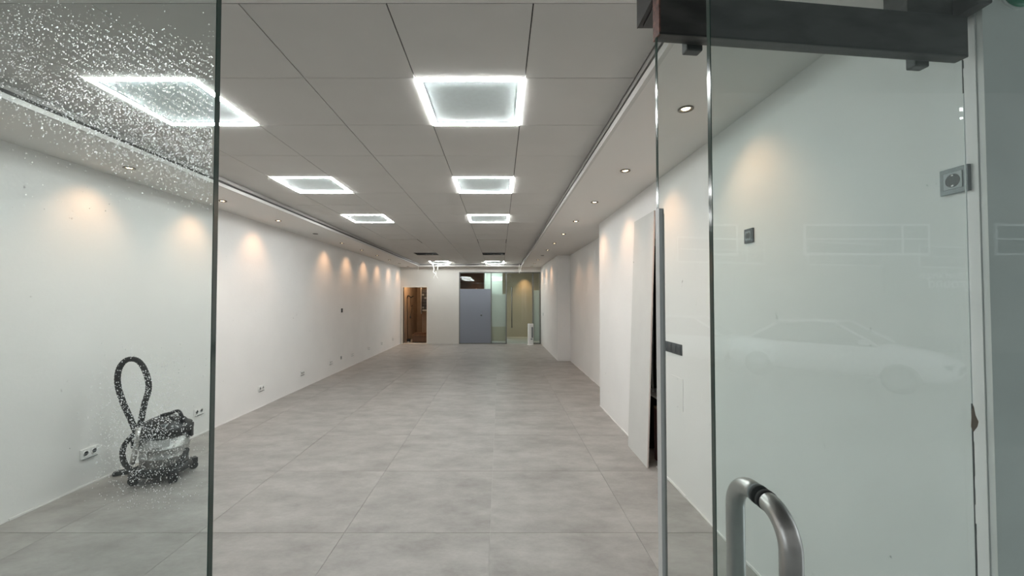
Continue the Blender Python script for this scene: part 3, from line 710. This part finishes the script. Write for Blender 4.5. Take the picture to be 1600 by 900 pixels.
B().lathe([(0.05, 0), (0.05, 0.004)], 20, Matrix.Translation((0, 0, 0.73))).obj('top_dial', M['greyinsert'], T)

# loose wires dangling from the back ceiling
def wire(label, pts, r):
    o = tag(B().tube(spline(pts, 5), r, 6).obj('loose_wire', M['strip']), label, 'wire', 'loose wires hanging from the ceiling'); return o
zc = 13.45
wire('long kinked white wire hanging from the left rear ceiling light', [at(676,410,zc), at(677,417,zc), at(678,421,zc), at(677,425,zc), at(680.5,428.5,zc), at(678,432,zc), at(677.4,435,zc)], 0.015)
wire('short straight white wire beside the long kinked one', [at(684,411,zc), at(684.2,417,zc), at(683.4,422,zc)], 0.014)
wire('loose white wire end dangling just beside the long kinked wire', [at(681,424,zc-.02), at(682,431,zc-.02), at(684,435,zc-.02)], 0.011)
wire('thin white wire hanging from the left corner of the raised ceiling', [at(653,413.5,13.8), at(653.8,418,13.8), at(653,423,13.8)], 0.008)
wire('thin white wire hanging from the right corner of the raised ceiling', [at(811.5,413,13.8), at(811,420,13.8), at(811.3,427,13.8)], 0.008)
wire('second thin white wire at the right corner of the raised ceiling', [at(814.5,414,13.8), at(814,421,13.8), at(813.6,424,13.8)], 0.009)

# ------------------------------------------------------------------ the street, which the front glass mirrors
struct(B().box(-30, 30, -3.2, 0.45, -0.25, -0.05).obj('pavement', M['paving']))
struct(B().box(-30, 30, -16, -3.2, -0.5, -0.38).obj('road', M['asphalt']))
struct(B().box(-12, 14, -2.0, 0.50, 3.30, 3.45).obj('ceiling_canopy', M['paving']))
FY = -13.5
bl = thing('street_building', 'grey building with white framed windows across the street, seen in the glass', 'building', (0, FY, -0.38))
B().box(-30, 40, -1, 0, 0, 13).obj('facade', M['facade'], bl)
for k in range(6):
    x = 11.1-7.0*3+7.0*k
    wf = B().box(x, x+4.6, 0, 0.06, 3.55, 4.7).obj('window', M['pvc'], bl)
    for q0, q1 in ((0.08, 3.55), (3.65, 4.52)):
        B().box(x+q0, x+q1, 0.06, 0.07, 3.63, 4.12).obj('pane', M['darkglass'], wf)
        B().box(x+q0, x+q1, 0.06, 0.07, 4.17, 4.62).obj('pane', M['darkglass'], wf)
sgn = B().box(14.0, 20.0, 0, 0.10, 2.2, 3.1).obj('sign_board', M['framegrey'], bl)
def text(s, size, x, z, m, parent):
    cu = bpy.data.curves.new('lettering', 'FONT'); cu.body = s; cu.size = size; cu.extrude = 0.01; cu.align_x = 'LEFT'
    tmp = bpy.data.objects.new('lettering', cu); C.objects.link(tmp)
    bpy.context.view_layer.update()
    me = bpy.data.meshes.new_from_object(tmp.evaluated_get(bpy.context.evaluated_depsgraph_get()))
    bpy.data.objects.remove(tmp); me.materials.clear(); me.materials.append(m)
    o = bpy.data.objects.new('lettering', me); C.objects.link(o); o.parent = parent
    o.location = (x, 0.12, z); o.rotation_euler = (PI/2, 0, PI); return o
text('TEAM XPRESS', 0.27, 16.85, 2.70, M['pvc'], sgn)
text('ground', 0.55, 17.1, 2.36, M['pvc'], sgn)
# parked white car
car = thing('parked_car', 'white car parked across the street, mirrored in the right glass', 'car', (8.1, -8.6, -0.38), 0.95)
prof = [(-2.1,0.35,0.62,0.72),(-2.0,0.30,0.90,0.80),(-1.5,0.28,0.98,0.84),(-0.7,0.28,0.95,0.86),(0.3,0.28,0.93,0.86),(0.9,0.28,0.93,0.85),(1.6,0.28,0.82,0.82),(2.0,0.30,0.68,0.72),(2.12,0.38,0.58,0.60)]
b = B(); rings = []
for x, z0, z1, hw in prof:
    rings.append([b.bm.verts.new((x, y, z)) for y, z in ((-hw*.9,z0),(-hw,z0+.1),(-hw,(z0+z1)/2),(-hw*.94,z1-.06),(-hw*.8,z1),(0,z1+.03),(hw*.8,z1),(hw*.94,z1-.06),(hw,(z0+z1)/2),(hw,z0+.1),(hw*.9,z0))])
for p, q in zip(rings, rings[1:]):
    for i in range(len(p)): f = b.bm.faces.new((p[i], p[(i+1) % len(p)], q[(i+1) % len(p)], q[i])); f.smooth = True
b.bm.faces.new(rings[0]); b.bm.faces.new(list(reversed(rings[-1])))
b.obj('body', M['carpaint'], car)
b = B(); rings = []
for x, z1, hw in ((-1.55,0.97,0.72),(-0.95,1.34,0.60),(-0.3,1.43,0.58),(0.25,1.39,0.58),(0.98,0.95,0.70)):
    rings.append([b.bm.verts.new((x, y, z)) for y, z in ((-0.76,0.92),(-hw,z1-.03),(-hw*.85,z1),(hw*.85,z1),(hw,z1-.03),(0.76,0.92))])
for p, q in zip(rings, rings[1:]):
    for i in range(6): b.bm.faces.new((p[i], p[(i+1) % 6], q[(i+1) % 6], q[i]))
b.bm.faces.new(rings[0]); b.bm.faces.new(list(reversed(rings[-1])))
b.obj('greenhouse', M['darkglass'], car)
B().box(-0.95, 0.25, -0.53, 0.53, 1.40, 1.445).obj('roof', M['carpaint'], car, 0.02)
for s in (-1, 1):
    B().tube([(1.0, s*0.70, 0.94), (0.25, s*0.60, 1.40)], 0.03, 8).obj('pillar', M['carpaint'], car)
    B().tube([(-0.95, s*0.61, 1.36), (-1.55, s*0.72, 0.97)], 0.035, 8).obj('pillar', M['carpaint'], car)
    B().box(0.72, 0.90, s*0.86-0.09, s*0.86+0.09, 0.97, 1.07).obj('mirror', M['carpaint'], car, 0.02)
    B().box(1.86, 2.06, s*0.55-0.14, s*0.55+0.14, 0.56, 0.66).obj('headlamp', M['darkglass'], car, 0.02)
    for x in (-1.3, 1.35):
        wh = B().lathe([(0.26, -0.09), (0.31, -0.07), (0.31, 0.07), (0.26, 0.09)], 24, Matrix.Translation((x, s*0.78, 0.31)) @ Matrix.Rotation(PI/2, 4, 'X')).obj('wheel', M['rubber'], car)
        B().lathe([(0.19, -0.095), (0.19, 0.095)], 16, Matrix.Translation((x, s*0.78, 0.31)) @ Matrix.Rotation(PI/2, 4, 'X')).obj('rim', M['greyplate'], wh)
B().box(2.06, 2.14, -0.40, 0.40, 0.45, 0.58).obj('grille', M['darkglass'], car, 0.01)
